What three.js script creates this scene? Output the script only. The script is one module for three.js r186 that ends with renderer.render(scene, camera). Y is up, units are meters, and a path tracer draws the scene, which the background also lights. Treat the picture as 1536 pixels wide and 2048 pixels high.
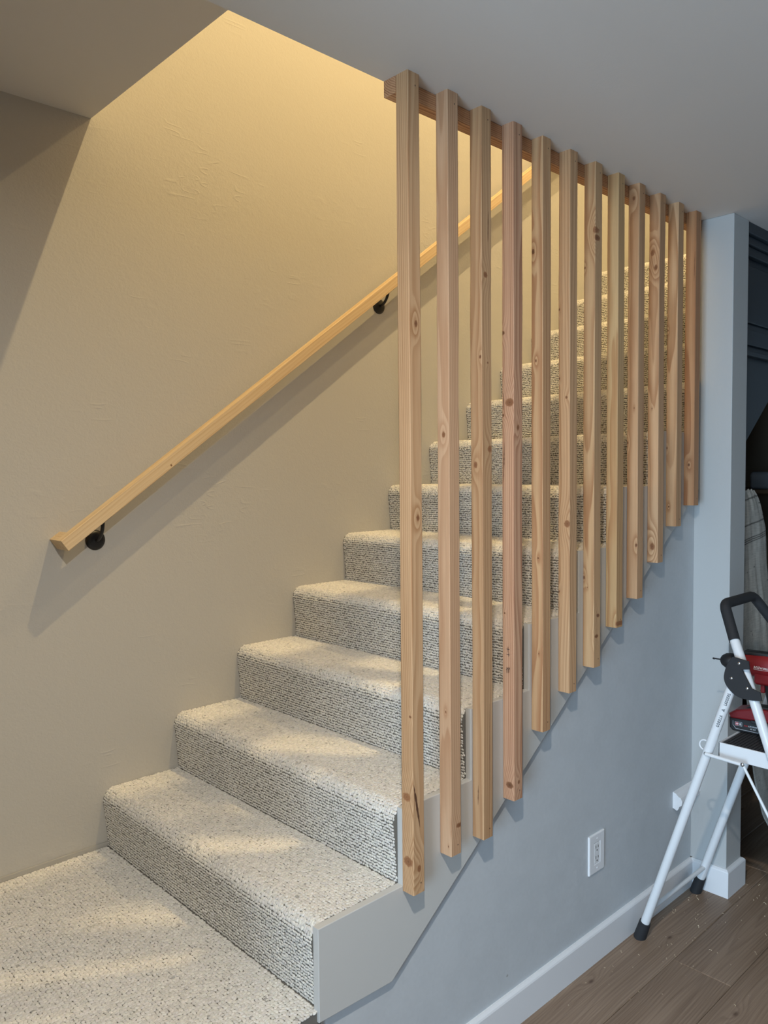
import * as THREE from 'three';
import { mergeGeometries } from 'three/addons/utils/BufferGeometryUtils.js';
import { RoundedBoxGeometry } from 'three/addons/geometries/RoundedBoxGeometry.js';
import { RectAreaLightUniformsLib } from 'three/addons/lights/RectAreaLightUniformsLib.js';

// ---------------------------------------------------------------- camera, light, exposure
// x = the way the stairs climb, y = up (0 = carpeted landing), z = from the handrail wall into the room
const scene = new THREE.Scene();
const camera = new THREE.PerspectiveCamera(66.0, 1536 / 2048, 0.05, 60);
camera.position.set(-0.2974, 1.1861, 2.4032);
camera.rotation.order = 'YXZ';
camera.rotation.set(-0.0509, -0.7589, -0.0096);

scene.background = new THREE.Color(0.42, 0.6, 0.95);      // overcast blue sky outside the window

const renderer = new THREE.WebGLRenderer();
renderer.toneMapping = THREE.LinearToneMapping;
renderer.toneMappingExposure = 0.99;
renderer.shadowMap.enabled = true;
RectAreaLightUniformsLib.init();

const WARM = [1.0, 0.743, 0.37], ROOMWARM = [1.0, 0.93, 0.83], DAY = [0.54, 0.77, 1.0];
const UP_LAMPS = [[1.62, 4.62, 1.34, 20], [3.25, 4.62, 1.25, 7.5]];        // upstairs bulbs: x, y, z, candela
const DOWNLIGHTS = [[0.02, 2.1, 3700]];   // recessed lamps: x, z, radiance
// window: wall plane, span along the wall, heights, radiance of the sky behind it
const WINDOWS = [{ wall: 'x', at: -3.0, a0: 1.8, a1: 3.5, y0: -0.34, y1: 1.75, radiance: 21.5 }];
const TILT = 0.42;

// daylight that comes in through the window: mostly sky light, so it slants down
for (const w of WINDOWS) {
  const l = new THREE.RectAreaLight(new THREE.Color().setRGB(...DAY), w.radiance, w.a1 - w.a0 - 0.1, w.y1 - w.y0 - 0.1), m = (w.a0 + w.a1) / 2, y = (w.y0 + w.y1) / 2;
  if (w.wall === 'x') { l.position.set(w.at + 0.02, y, m); l.lookAt(w.at + 1, y - Math.tan(TILT), m); }
  else { l.position.set(m, y, w.at - 0.02); l.lookAt(m, y - Math.tan(TILT), w.at - 1); }
  scene.add(l);
}

// ---------------------------------------------------------------- helpers
let seed = 7;
function rnd() { seed = (seed * 1664525 + 1013904223) >>> 0; return seed / 4294967296; }
const rr = (a, b) => a + (b - a) * rnd();
function hash3(x, y, z) {
  let h = Math.imul(x, 374761393) ^ Math.imul(y, 668265263) ^ Math.imul(z, 2147483647 - 1013904223);
  h = Math.imul(h ^ (h >>> 13), 1274126177); h ^= h >>> 16;
  return (h >>> 0) / 4294967296;
}
function vn(x, y, z) {                                   // value noise, -1..1
  const xi = Math.floor(x), yi = Math.floor(y), zi = Math.floor(z);
  let fx = x - xi, fy = y - yi, fz = z - zi;
  fx = fx * fx * (3 - 2 * fx); fy = fy * fy * (3 - 2 * fy); fz = fz * fz * (3 - 2 * fz);
  const L = (a, b, t) => a + (b - a) * t;
  const a = L(L(hash3(xi, yi, zi), hash3(xi + 1, yi, zi), fx), L(hash3(xi, yi + 1, zi), hash3(xi + 1, yi + 1, zi), fx), fy);
  const b = L(L(hash3(xi, yi, zi + 1), hash3(xi + 1, yi, zi + 1), fx), L(hash3(xi, yi + 1, zi + 1), hash3(xi + 1, yi + 1, zi + 1), fx), fy);
  return L(a, b, fz) * 2 - 1;
}
const sst = (a, b, x) => { const t = Math.min(1, Math.max(0, (x - a) / (b - a))); return t * t * (3 - 2 * t); };
const mix3 = (a, b, t) => [a[0] + (b[0] - a[0]) * t, a[1] + (b[1] - a[1]) * t, a[2] + (b[2] - a[2]) * t];
function tex(w, h, fn, srgb = true, repeat = false) {
  const d = new Uint8Array(w * h * 4);
  for (let j = 0; j < h; j++) for (let i = 0; i < w; i++) {
    const c = fn(i, j, w, h), k = (j * w + i) * 4;
    d[k] = Math.max(0, Math.min(255, c[0])); d[k + 1] = Math.max(0, Math.min(255, c[1])); d[k + 2] = Math.max(0, Math.min(255, c[2])); d[k + 3] = 255;
  }
  const t = new THREE.DataTexture(d, w, h, THREE.RGBAFormat);
  t.magFilter = THREE.LinearFilter; t.minFilter = THREE.LinearFilter;
  if (srgb) t.colorSpace = THREE.SRGBColorSpace;
  if (repeat) t.wrapS = t.wrapT = THREE.RepeatWrapping;
  t.needsUpdate = true;
  return t;
}
const taken = {};
function numbered(n) { const k = taken[n] = (taken[n] ?? -1) + 1; return k ? n + '_' + String(k).padStart(3, '0') : n; }
function shade(o) { o.traverse(m => { if (m.isMesh) { m.castShadow = true; m.receiveShadow = true; } }); return o; }
function tag(o, label, category, group, kind) {
  o.userData.label = label; o.userData.category = category;
  if (group) o.userData.group = group;
  if (kind) o.userData.kind = kind;
  return o;
}
function thing(name, label, category, pos = [0, 0, 0], group, kind) {
  const o = new THREE.Group(); o.name = numbered(name); o.position.set(...pos); scene.add(o);
  return tag(o, label, category, group, kind);
}
function part(name, geo, m, parent) {
  const list = Array.isArray(geo) ? geo : [geo];
  const g = list.length > 1 ? mergeGeometries(list.map(plain)) : list[0];
  const o = new THREE.Mesh(g, m); o.name = name; o.castShadow = o.receiveShadow = true; parent.add(o); return o;
}
function plain(g) {
  const q = g.index ? g.toNonIndexed() : g;
  for (const k of Object.keys(q.attributes)) if (!['position', 'normal', 'uv'].includes(k)) q.deleteAttribute(k);
  return q;
}
function single(name, geo, m, label, category, group, kind) { const o = part(numbered(name), geo, m, scene); return tag(o, label, category, group, kind); }
const bx = (x0, x1, y0, y1, z0, z1) => boxUV(new THREE.BoxGeometry(x1 - x0, y1 - y0, z1 - z0).translate((x0 + x1) / 2, (y0 + y1) / 2, (z0 + z1) / 2));
const rbx = (x0, x1, y0, y1, z0, z1, r = 0.003, s = 2) => new RoundedBoxGeometry(x1 - x0, y1 - y0, z1 - z0, s, r).translate((x0 + x1) / 2, (y0 + y1) / 2, (z0 + z1) / 2);
function boxUV(g) {                                      // uv in metres by dominant normal
  const p = g.attributes.position, n = g.attributes.normal, uv = new Float32Array(p.count * 2);
  for (let i = 0; i < p.count; i++) {
    const ax = Math.abs(n.getX(i)), ay = Math.abs(n.getY(i)), az = Math.abs(n.getZ(i));
    const [u, v] = ay >= ax && ay >= az ? [p.getX(i), p.getZ(i)] : ax >= az ? [p.getZ(i), p.getY(i)] : [p.getX(i), p.getY(i)];
    uv[i * 2] = u; uv[i * 2 + 1] = v;
  }
  g.setAttribute('uv', new THREE.BufferAttribute(uv, 2)); return g;
}
function prism(pts, z0, z1, bevel = 0, holes = []) {     // polygon in x,y pushed along z
  const s = new THREE.Shape(pts.map(p => new THREE.Vector2(...p)));
  for (const h of holes) s.holes.push(new THREE.Path(h.map(p => new THREE.Vector2(...p))));
  const g = new THREE.ExtrudeGeometry(s, { depth: z1 - z0 - 2 * bevel, bevelEnabled: bevel > 0, bevelThickness: bevel, bevelSize: bevel, bevelOffset: -bevel, bevelSegments: 2, curveSegments: 12 });
  g.translate(0, 0, z0 + bevel);
  return boxUV(g);
}
function tube(pts, r, seg = 24, rad = 14, curve = true) {
  const v = pts.map(p => new THREE.Vector3(...p));
  const c = curve ? new THREE.CatmullRomCurve3(v, false, 'centripetal') : new THREE.LineCurve3(v[0], v[1]);
  return new THREE.TubeGeometry(c, curve ? seg : 1, r, rad, false);
}
function rod(a, b, r, r2 = r, seg = 18) {                // closed cylinder between two points
  const A = new THREE.Vector3(...a), B = new THREE.Vector3(...b), d = B.clone().sub(A);
  const g = new THREE.CylinderGeometry(r2, r, d.length(), seg);
  g.applyQuaternion(new THREE.Quaternion().setFromUnitVectors(new THREE.Vector3(0, 1, 0), d.clone().normalize()));
  return g.translate((A.x + B.x) / 2, (A.y + B.y) / 2, (A.z + B.z) / 2);
}
const lathe = (pts, seg = 28) => new THREE.LatheGeometry(pts.map(p => new THREE.Vector2(...p)), seg);
const std = (rgb, rough = 0.8, o = {}) => { const m = new THREE.MeshStandardMaterial({ roughness: rough, ...o }); m.color.setRGB(...rgb); return m; };

// ---------------------------------------------------------------- paint
// rolled wall paint over a hand-trowelled plaster: fine stipple plus ridges left by the knife (height only)
const plaster = tex(1024, 1024, (i, j) => {
  const P = 1024, u = i / P, v = j / P;
  const t = (f, g, k) => {                               // tileable noise, f cycles across and g up
    const a = u * f, b = v * g;
    return (vn(a, b, k) * (1 - u) + vn(a - f, b, k) * u) * (1 - v) + (vn(a, b - g, k) * (1 - u) + vn(a - f, b - g, k) * u) * v;
  };
  let h = 118 + 9 * t(330, 330, 1) + 8 * t(150, 150, 2) + 6 * t(60, 60, 5) + 8 * t(14, 30, 6);
  const r = t(16, 70, 8), m = sst(0.05, 0.45, t(6, 7, 9));
  h += m * 34 * Math.exp(-(r * r) / 0.012) * sst(0.1, 0.5, t(26, 40, 11));
  return [h, h, h];
}, false, true);
plaster.repeat.set(1 / 1.1, 1 / 1.1);
const stipple = plaster.clone(); stipple.repeat.set(1 / 0.7, 1 / 0.7); stipple.needsUpdate = true;
const M = {
  wall: std([0.545, 0.525, 0.48], 0.72, { bumpMap: plaster, bumpScale: 0.005 }),
  wallLow: std([0.55, 0.57, 0.58], 0.6, { bumpMap: stipple, bumpScale: 0.0012 }),  // grey paint, blue of the daylight mixed into its colour
  skirt: std([0.6, 0.6, 0.58], 0.5),
  ceiling: std([0.73, 0.72, 0.705], 0.9, { bumpMap: stipple, bumpScale: 0.001 }),
  white: std([0.84, 0.85, 0.87], 0.42),
  pier: std([0.52, 0.53, 0.525], 0.5, { bumpMap: stipple, bumpScale: 0.0016 }),
  navy: std([0.02, 0.032, 0.045], 0.4),
  black: std([0.012, 0.012, 0.013], 0.4),
  rubber: std([0.02, 0.021, 0.024], 0.75),
  enamel: std([0.78, 0.8, 0.82], 0.32),
  steel: std([0.6, 0.6, 0.6], 0.3, { metalness: 1 }),
  taupe: std([0.3, 0.29, 0.275], 0.7),
  bronze: std([0.05, 0.04, 0.03], 0.6),
  storeWall: std([0.3, 0.24, 0.17], 0.9),
  shelf: std([0.2, 0.13, 0.075], 0.7),
  dark: std([0.03, 0.03, 0.03], 0.9),
};

// ---------------------------------------------------------------- the setting
const H = 2.0903, HL = 2.2748, FL = -0.3932, W = 1.0857, S = 0.0384;
const RISE = 0.188, RUN = 0.2535, XR = 0.7514, NSTEP = 12, XP = 2.563, XP2 = 2.692, ZP = 1.2032, ZW = 1.0685, ZC = 1.0662;
const UPFL = 2.444, UPC = 4.85;
const struct = (name, geo, m, label, category) => single(name, geo, m, label, category, null, 'structure');

struct('wall_left', bx(-1.4, 5.5, -0.5, 5.0, -0.15, 0), M.wall, 'warm lit plaster wall behind the handrail and carpeted stairs', 'wall');
struct('ceiling', [
  bx(-3.1, XP, H, UPFL, 1.0473, 7.1), bx(XP, 5.5, H, UPFL, ZC + 0.004, 7.1)], M.ceiling, 'grey-white flat ceiling over the room above the slat tops', 'ceiling');
struct('ceiling_landing', bx(-1.4, 0.7608, HL, UPFL + 0.12, 0.0, 1.0473), M.ceiling, 'slightly higher ceiling piece over the carpeted landing', 'ceiling');
const dusty = tex(1024, 1024, (i, j) => {                // filler dust left round the socket, otherwise grey paint with daylight blue mixed in
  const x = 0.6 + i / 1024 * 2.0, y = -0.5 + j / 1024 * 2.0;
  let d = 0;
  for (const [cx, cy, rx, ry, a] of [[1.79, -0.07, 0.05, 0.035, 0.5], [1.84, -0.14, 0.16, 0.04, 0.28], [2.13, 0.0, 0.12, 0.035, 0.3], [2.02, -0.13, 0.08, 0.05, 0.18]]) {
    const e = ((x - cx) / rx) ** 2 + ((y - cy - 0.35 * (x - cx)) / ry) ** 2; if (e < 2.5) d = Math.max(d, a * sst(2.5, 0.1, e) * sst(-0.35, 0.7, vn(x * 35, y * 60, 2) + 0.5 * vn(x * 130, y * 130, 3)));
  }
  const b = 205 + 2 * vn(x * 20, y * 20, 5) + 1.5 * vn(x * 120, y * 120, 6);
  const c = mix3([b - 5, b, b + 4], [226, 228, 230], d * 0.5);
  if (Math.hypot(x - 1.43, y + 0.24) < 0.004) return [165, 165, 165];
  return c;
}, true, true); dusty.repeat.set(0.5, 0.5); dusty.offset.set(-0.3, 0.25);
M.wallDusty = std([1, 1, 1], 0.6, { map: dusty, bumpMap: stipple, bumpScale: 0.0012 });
struct('wall_understair', prism([[0.70, FL], [XP, FL], [XP, -0.031 + 0.714 * (XP - 0.964) + 0.012], [0.97, -0.022], [0.70, -0.012]], 1.02, ZW), M.wallDusty, 'grey wall panel below the stair skirt board, daylight blue put into its paint', 'wall');
struct('wall_pier', rbx(XP, XP2, FL, H, ZC, ZP, 0.003), M.pier, 'pale narrow wall pier at the end of the slat screen', 'wall');
// spandrel beyond the pier: navy framed panelling with a raked opening below
{
  const o = thing('wall_spandrel', 'dark navy panelled wall above the raked under-stair opening', 'wall', [0, 0, 0], null, 'structure');
  const dy = x => 1.19 + 0.77 * (x - XP2);
  part('panel_board', prism([[XP2, dy(XP2)], [3.6, dy(3.6)], [4.1, dy(3.6)], [4.1, FL], [5.4, FL], [5.4, H], [XP2, H]], ZC, 1.15), M.navy, o);
  const rail = (x0, x1, y0, y1, z) => prism([[x0, y0], [x1, y0], [x1, y1], [x0, y1]], 1.15, z, 0.004);
  part('frame_rail', rail(XP2, 4.1, 1.655, 1.715, 1.166), M.navy, o);
  part('frame_ledge', rail(XP2, 4.1, 1.612, 1.632, 1.176), M.navy, o);
  part('frame_stile', rail(XP2, XP2 + 0.05, 1.715, 1.985, 1.166), M.navy, o);
  part('frame_stile', rail(3.55, 3.62, 1.715, 1.985, 1.166), M.navy, o);
  part('crown_moulding', [rail(XP2, 5.4, 1.985, 2.02, 1.172), rail(XP2, 5.4, 2.02, 2.05, 1.184), rail(XP2, 5.4, 2.05, H, 1.2)], M.navy, o);
  part('raised_panel', prism([[XP2 + 0.075, 1.74], [3.53, 1.74], [3.53, 1.96], [XP2 + 0.075, 1.96]], 1.15, 1.16, 0.006), M.navy, o);
}
struct('wall_store', [prism([[2.4, FL], [4.95, FL], [4.95, 1.9], [3.5, 1.85], [2.4, 1.05]], 0.002, 0.03), bx(4.95, 5.0, FL, 2.0, 0.0, ZC), bx(2.38, 2.4, FL, 1.2, 0.0, 1.02)], M.storeWall, 'plywood lining of the store under the stairs', 'wall');
function pierced(x0, x1, w) { return prism([[x0, FL - 0.1], [x1, FL - 0.1], [x1, H], [x0, H]], 0, 0.12, 0, [[[w.a0, w.y0], [w.a0, w.y1], [w.a1, w.y1], [w.a1, w.y0]]]); }
struct('wall_back', bx(-3.1, 5.5, FL - 0.1, H, 7.0, 7.1), M.taupe, 'plain painted wall closing the room behind the photographer', 'wall');
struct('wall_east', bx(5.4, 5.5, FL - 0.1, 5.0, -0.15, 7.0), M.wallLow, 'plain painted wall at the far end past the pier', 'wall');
struct('wall_light_block', bx(-3.0, -0.38, FL, H, 1.09, 1.57), M.wallLow, 'unseen partition beside the landing, thickened to block window light from the stairs', 'wall');  // unseen block, thickened to keep window light off the risers
struct('wall_landing_end', bx(-1.4, -1.3, -0.0, HL, 0.0, 1.09), M.wall, 'end wall of the carpeted landing', 'wall');
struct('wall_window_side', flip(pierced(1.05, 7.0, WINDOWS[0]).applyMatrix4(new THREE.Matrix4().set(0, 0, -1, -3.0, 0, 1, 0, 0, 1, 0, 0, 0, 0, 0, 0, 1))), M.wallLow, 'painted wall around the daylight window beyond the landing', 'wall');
WINDOWS.forEach((w, k) => {
  const o = thing('window_' + (k + 1), 'white framed double window ' + (k ? 'behind the photographer' : 'in the wall beyond the landing'), 'window', [0, 0, 0], null, 'structure');
  if (k) o.position.z = w.at + 0.08; else { o.position.x = w.at - 0.08; o.rotation.y = -Math.PI / 2; }
  const { a0, a1, y0, y1 } = w, am = (a0 + a1) / 2, t = 0.05, d = 0.03;
  part('window_frame', [bx(a0, a1, y0, y0 + t, -d, d), bx(a0, a1, y1 - t, y1, -d, d), bx(a0, a0 + t, y0, y1, -d, d), bx(a1 - t, a1, y0, y1, -d, d), bx(am - t / 2, am + t / 2, y0, y1, -d, d)], M.white, o);
  const glass = new THREE.MeshPhysicalMaterial({ transmission: 1, thickness: 0, roughness: 0.02, ior: 1.5 });
  part('pane', bx(a0 + t, am - t / 2, y0 + t, y1 - t, -0.003, 0.003), glass, o);
  part('pane', bx(am + t / 2, a1 - t, y0 + t, y1 - t, -0.003, 0.003), glass, o);
});
// upstairs hall that the two warm lamps hang in
struct('wall_upstairs_side', bx(-0.6, 4.85, UPFL, UPC, 2.7, 2.8), M.wall, 'upstairs hall wall opposite the stairwell', 'wall');
struct('wall_upstairs_west', bx(-0.7, -0.6, UPFL, UPC, 0, 2.8), M.wall, 'upstairs hall end wall over the landing', 'wall');
struct('wall_upstairs_east', bx(4.72, 4.85, 2.256, UPC, 0, 2.8), M.wall, 'wall facing the top of the stairs', 'wall');
struct('ceiling_upstairs', bx(-0.7, 4.85, UPC, UPC + 0.1, -0.15, 2.8), M.ceiling, 'ceiling of the upstairs hall', 'ceiling');

// ---- laminate floor: every plank its own board
const plankTex = [0, 1, 2, 3].map(k => tex(256, 1024, (i, j) => {
  const u = i / 256 * 0.1855, v = j / 1024 * 1.83;
  const wob = 0.02 * vn(v * 1.3, k * 9.1, 1) + 0.008 * vn(v * 4, u * 9, k + 3);
  const cx = 0.09 + 0.05 * vn(k * 3.7, v * 0.8, 5) + wob;
  let d = Math.hypot(u - cx, 0.018 + 0.03 * (0.5 + 0.5 * vn(v * 1.9, k * 4.4, 8)));
  d += 0.0035 * vn(u * 60, v * 5, k);
  for (const [ky, ku] of [[0.5 + 0.13 * k, 0.06], [1.35 - 0.1 * k, 0.12]]) d += 0.02 * Math.exp(-(((u - ku) / 0.02) ** 2 + ((v - ky) / 0.06) ** 2));
  const f = (d / 0.0085) % 1, late = sst(0.3, 0.85, f) * (1 - sst(0.88, 1, f));
  const fib = vn(u * 900, v * 9, k + 20) * 8 + vn(u * 300, v * 3, k + 30) * 6 + vn(u * 22, v * 3.5, k + 50) * 9;
  const c = mix3([146, 124, 104], [122, 101, 84], 0.45 * late + 0.3 * (0.5 + 0.5 * vn(v * 2, u * 12, k + 40)));
  let kn = 0; for (const [ky, ku] of [[0.5 + 0.13 * k, 0.06], [1.35 - 0.1 * k, 0.12]]) kn = Math.max(kn, Math.exp(-(((u - ku) / 0.006) ** 2 + ((v - ky) / 0.012) ** 2)));
  return [c[0] + fib - kn * 50, c[1] + fib - kn * 50, c[2] + fib - kn * 46];
}));
const plankMats = plankTex.map(t => std([1, 1, 1], 0.48, { map: t, bumpMap: t, bumpScale: 0.0004 }));
{
  const o = thing('floor', 'brown grey oak laminate floor at the foot of the under-stair wall', 'floor', [0, FL, 0], null, 'structure');
  part('subfloor', bx(-3.0, 5.4, -0.1, -0.012, 0.0, 7.0), M.dark, o);
  const L = 1.83, Wd = 0.1855, c = 0.0022;
  const geo = (len) => {                                 // board with a small chamfer round its top
    const g = new THREE.BufferGeometry(), a = len - 0.001, w = Wd - 0.001, P = [], U = [], I = [];
    const ring = (y, e) => { for (const [x, z] of [[e, e], [a - e, e], [a - e, w - e], [e, w - e]]) { P.push(x, y, z); U.push(z / Wd, x / L); } };
    ring(-0.011, 0); ring(-c, 0); ring(-c, 0); ring(0, c); ring(0, c);
    const q = (A, B) => { for (let k = 0; k < 4; k++) { const n = (k + 1) % 4; I.push(A + k, B + k, B + n, A + k, B + n, A + n); } };
    q(0, 4); q(8, 12); I.push(16, 18, 17, 16, 19, 18);
    g.setAttribute('position', new THREE.Float32BufferAttribute(P, 3)); g.setAttribute('uv', new THREE.Float32BufferAttribute(U, 2)); g.setIndex(I);
    const n = g.toNonIndexed(); n.computeVertexNormals(); return n;
  };
  const full = geo(L), cache = {};
  const rowZ0 = 1.247 - 7 * Wd; let n = 0;
  for (let r = 0; r < 40; r++) {
    const z = rowZ0 + r * Wd; if (z < -0.05 || z + Wd > 7.0) continue;
    const off = r === 6 ? 1.02 : r === 7 ? 2.065 - L : r === 8 ? 1.45 : ((r * 0.713) % 1) * L;
    for (let k = -4; k < 5; k++) {
      let x0 = off + k * L, x1 = x0 + L;
      if (x1 < -2.95 || x0 > 5.35) continue;
      if (z + Wd < 1.03 && x1 < 2.6) continue;
      x0 = Math.max(x0, -3.0); x1 = Math.min(x1, 5.4);
      const len = x1 - x0, key = len.toFixed(3);
      const g = Math.abs(len - L) < 1e-6 ? full : (cache[key] ??= geo(len));
      const m = part(n ? 'plank_' + String(n).padStart(3, '0') : 'plank', g, plankMats[(r * 5 + k * 3 + 12) % 4], o); n++;
      m.position.set(x0, (r % 3) * 0.00015, z);
    }
  }
}
// ---- baseboards
{
  // profile grows towards +z, length along +x
  const prof = [[0, 0], [0.0148, 0], [0.0148, 0.094], [0.0125, 0.0985], [0.006, 0.1039], [0, 0.1039]];
  const along = (x0, x1, z) => { const g = prism(prof.map(([a, b]) => [a, b]), 0, x1 - x0); const m = new THREE.Matrix4().set(0, 0, 1, x0, 0, 1, 0, FL, 1, 0, 0, z, 0, 0, 0, 1); g.applyMatrix4(m); flip(g); return g; };
  struct('baseboard_understair', along(0.70, XP, ZW), M.white, 'white square baseboard along the foot of the under-stair wall', 'baseboard');
  const b = thing('baseboard_pier', 'white baseboard wrapped round the foot of the wall pier', 'baseboard', [0, 0, 0], null, 'structure');
  part('front_board', mitred(prof, XP2 - 0.004, ZP), M.white, b);
}
function flip(g) { const p = g.attributes; for (let i = 0; i < p.position.count; i += 3) for (const k of ['position', 'normal', 'uv']) { const a = p[k], n = a.itemSize; for (let c = 0; c < n; c++) { const t = a.array[(i + 1) * n + c]; a.array[(i + 1) * n + c] = a.array[(i + 2) * n + c]; a.array[(i + 2) * n + c] = t; } } return g; }
function mitred(prof, xr, zf) {                          // sweep round three sides of the pier
  const P = [], I = [], n = prof.length, x0 = XP, z0 = ZW;
  for (const [a, b] of prof) P.push([x0 - a, FL + b, z0 + 0.0], [x0 - a, FL + b, zf + a], [xr + a, FL + b, zf + a], [xr + a, FL + b, zf - 0.05]);
  const pos = [], quad = (A, B, C, D) => { for (const k of [A, B, C, A, C, D]) pos.push(...P[k]); };
  for (let k = 0; k < n - 1; k++) for (let s = 0; s < 3; s++) quad(k * 4 + s, k * 4 + s + 1, (k + 1) * 4 + s + 1, (k + 1) * 4 + s);
  for (const e of [0, 3]) { for (let k = 1; k < n - 1; k++) for (const q of e ? [0, k + 1, k] : [0, k, k + 1]) pos.push(...P[q * 4 + e]); }
  const g = new THREE.BufferGeometry(); g.setAttribute('position', new THREE.Float32BufferAttribute(pos, 3)); g.computeVertexNormals();
  g.setAttribute('uv', new THREE.Float32BufferAttribute(new Float32Array(pos.length / 3 * 2), 2)); return g;
}
// ---- short stub of moulded chair rail left on the wall beside the pier
{
  const prof = [[0, 0], [0.012, -0.004], [0.02, -0.012], [0.03, -0.016], [0.036, -0.028], [0.034, -0.042], [0.024, -0.05], [0.022, -0.058], [0.016, -0.066], [0, -0.06]];
  const g = prism(prof.map(([a, b]) => [a, b]).reverse(), 0, XP - 2.415);
  g.applyMatrix4(new THREE.Matrix4().set(0, 0, 1, 2.415, 0, 1, 0, 0.004, 1, 0, 0, ZW, 0, 0, 0, 1)); flip(g);
  struct('trim_2', g, M.white, 'short white stub of moulded chair rail in the corner by the pier', 'moulding');
}

// ---------------------------------------------------------------- carpeted stairs and landing
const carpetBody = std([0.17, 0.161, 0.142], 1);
const pileMat = std([1, 1, 1], 0.95);
const loopGeo = new THREE.IcosahedronGeometry(1, 1);
const PITCH = 0.0082, LOOP = 0.0052;
function pile(frames, z0, z1, parent) {                  // frames: {x, y, tx, ty} along a profile
  const cols = Math.floor((z1 - z0) / LOOP), n = frames.length * cols;
  const im = new THREE.InstancedMesh(loopGeo, pileMat, n), m = new THREE.Matrix4(), c = new THREE.Color(), q = new THREE.Quaternion(), ez = new THREE.Vector3(0, 0, 1), tw = new THREE.Quaternion(), p = new THREE.Vector3(), s = new THREE.Vector3();
  let k = 0;
  frames.forEach((f, r) => {
    const a = Math.atan2(f.ty, f.tx);
    for (let i = 0; i < cols; i++) {
      const z = z0 + (i + 0.5 + rr(-0.35, 0.35) + (r % 2) * 0.5) * LOOP, o = rr(-0.0014, 0.0014), h = rr(-0.0009, 0.0006);
      p.set(f.x + f.tx * o - f.ty * h, f.y + f.ty * o + f.tx * h, Math.min(z, z1 - 0.002));
      q.setFromAxisAngle(ez, a + rr(-0.3, 0.3)); tw.setFromAxisAngle(new THREE.Vector3(0, 1, 0), rr(-0.5, 0.5)); q.multiply(tw);
      const w = rr(0.8, 1.2);
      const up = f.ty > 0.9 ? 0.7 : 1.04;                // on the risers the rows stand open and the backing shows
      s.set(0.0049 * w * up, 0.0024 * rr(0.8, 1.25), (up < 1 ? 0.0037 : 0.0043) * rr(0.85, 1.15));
      im.setMatrixAt(k, m.compose(p, q, s));
      const b = rnd() < 0.012 ? rr(0.4, 0.52) : rr(0.65, 0.82) + 0.03 * vn(f.x * 9, f.y * 9, z * 9);
      im.setColorAt(k, c.setRGB(b, b * rr(0.955, 0.985), b * rr(0.88, 0.925))); k++;
    }
  });
  im.name = 'carpet_pile'; im.userData.kind = 'stuff'; im.castShadow = im.receiveShadow = true; parent.add(im);
}
function walk(pts, step) {                               // even steps along a polyline
  const out = []; let carry = step / 2;
  for (let i = 0; i + 1 < pts.length; i++) {
    const [ax, ay] = pts[i], [bx2, by2] = pts[i + 1], L = Math.hypot(bx2 - ax, by2 - ay), tx = (bx2 - ax) / L, ty = (by2 - ay) / L;
    let d = carry; for (; d < L; d += step) out.push({ x: ax + tx * d, y: ay + ty * d, tx, ty }); carry = d - L;
  }
  return out;
}
{
  const o = thing('staircase', 'carpeted straight staircase climbing between the handrail wall and slat screen', 'staircase', [0, 0, 0], null, 'structure');
  const R = 0.036, OV = 0.012;
  for (let k = 1; k <= NSTEP; k++) {
    const x = XR + (k - 1) * RUN, y = (k - 1) * RISE, t = k * RISE, xe = k === NSTEP ? 4.72 : x + RUN;
    const path = [[x, y]];
    path.push([x - 0.004, y + 0.07], [x - OV, t - R]);
    for (let a = 1; a <= 8; a++) { const th = Math.PI - a / 8 * Math.PI / 2; path.push([x - OV + R + R * Math.cos(th), t - R - 0.003 + (R + 0.003) * Math.sin(th)]); }
    path.push([xe, t + 0.0]);
    const body = [...path, [xe + (k === NSTEP ? 0 : 0.03), t], [xe + (k === NSTEP ? 0 : 0.03), y - 0.03], [x, y - 0.03]];
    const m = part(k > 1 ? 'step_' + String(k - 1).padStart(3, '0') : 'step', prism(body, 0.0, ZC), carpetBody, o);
    const pp = path.slice(0, -1); pp.push([k === NSTEP ? x + 0.3 : xe - 0.004, t]);
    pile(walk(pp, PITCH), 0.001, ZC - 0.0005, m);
  }
  const l = thing('floor_landing', 'cream flecked loop carpet on the landing before the first step', 'carpet', [0, 0, 0], null, 'structure');
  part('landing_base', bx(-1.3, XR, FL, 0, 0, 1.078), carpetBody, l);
  pile(walk([[0.05, 0], [XR - 0.004, 0]], PITCH), 0.001, 1.078, l);
}
// saw-toothed skirt board fixed to the open side of the stairs
{
  const p = [[0.742, -0.022], [0.964, -0.031], [XP, -0.031 + 0.714 * (XP - 0.964)]];
  let k = Math.floor((XP - XR) / RUN) + 1;
  p.push([XP, k * RISE + 0.002]);
  for (; k >= 1; k--) { const x = XR + (k - 1) * RUN - 0.001; p.push([x, k * RISE + 0.002]); if (k > 1) p.push([x, (k - 1) * RISE + 0.002]); }
  p[p.length - 1][0] = 0.742;
  struct('trim_1', prism(p, ZC, W, 0.0018), M.skirt, 'painted saw-tooth skirt board edging the open side of the stairs', 'skirt board');
}
struct('trim_3', rbx(-1.3, XR - 0.002, 0.001, 0.017, 0, 0.006, 0.002), M.wall, 'thin painted strip where the handrail wall meets the landing carpet', 'trim');

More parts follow.
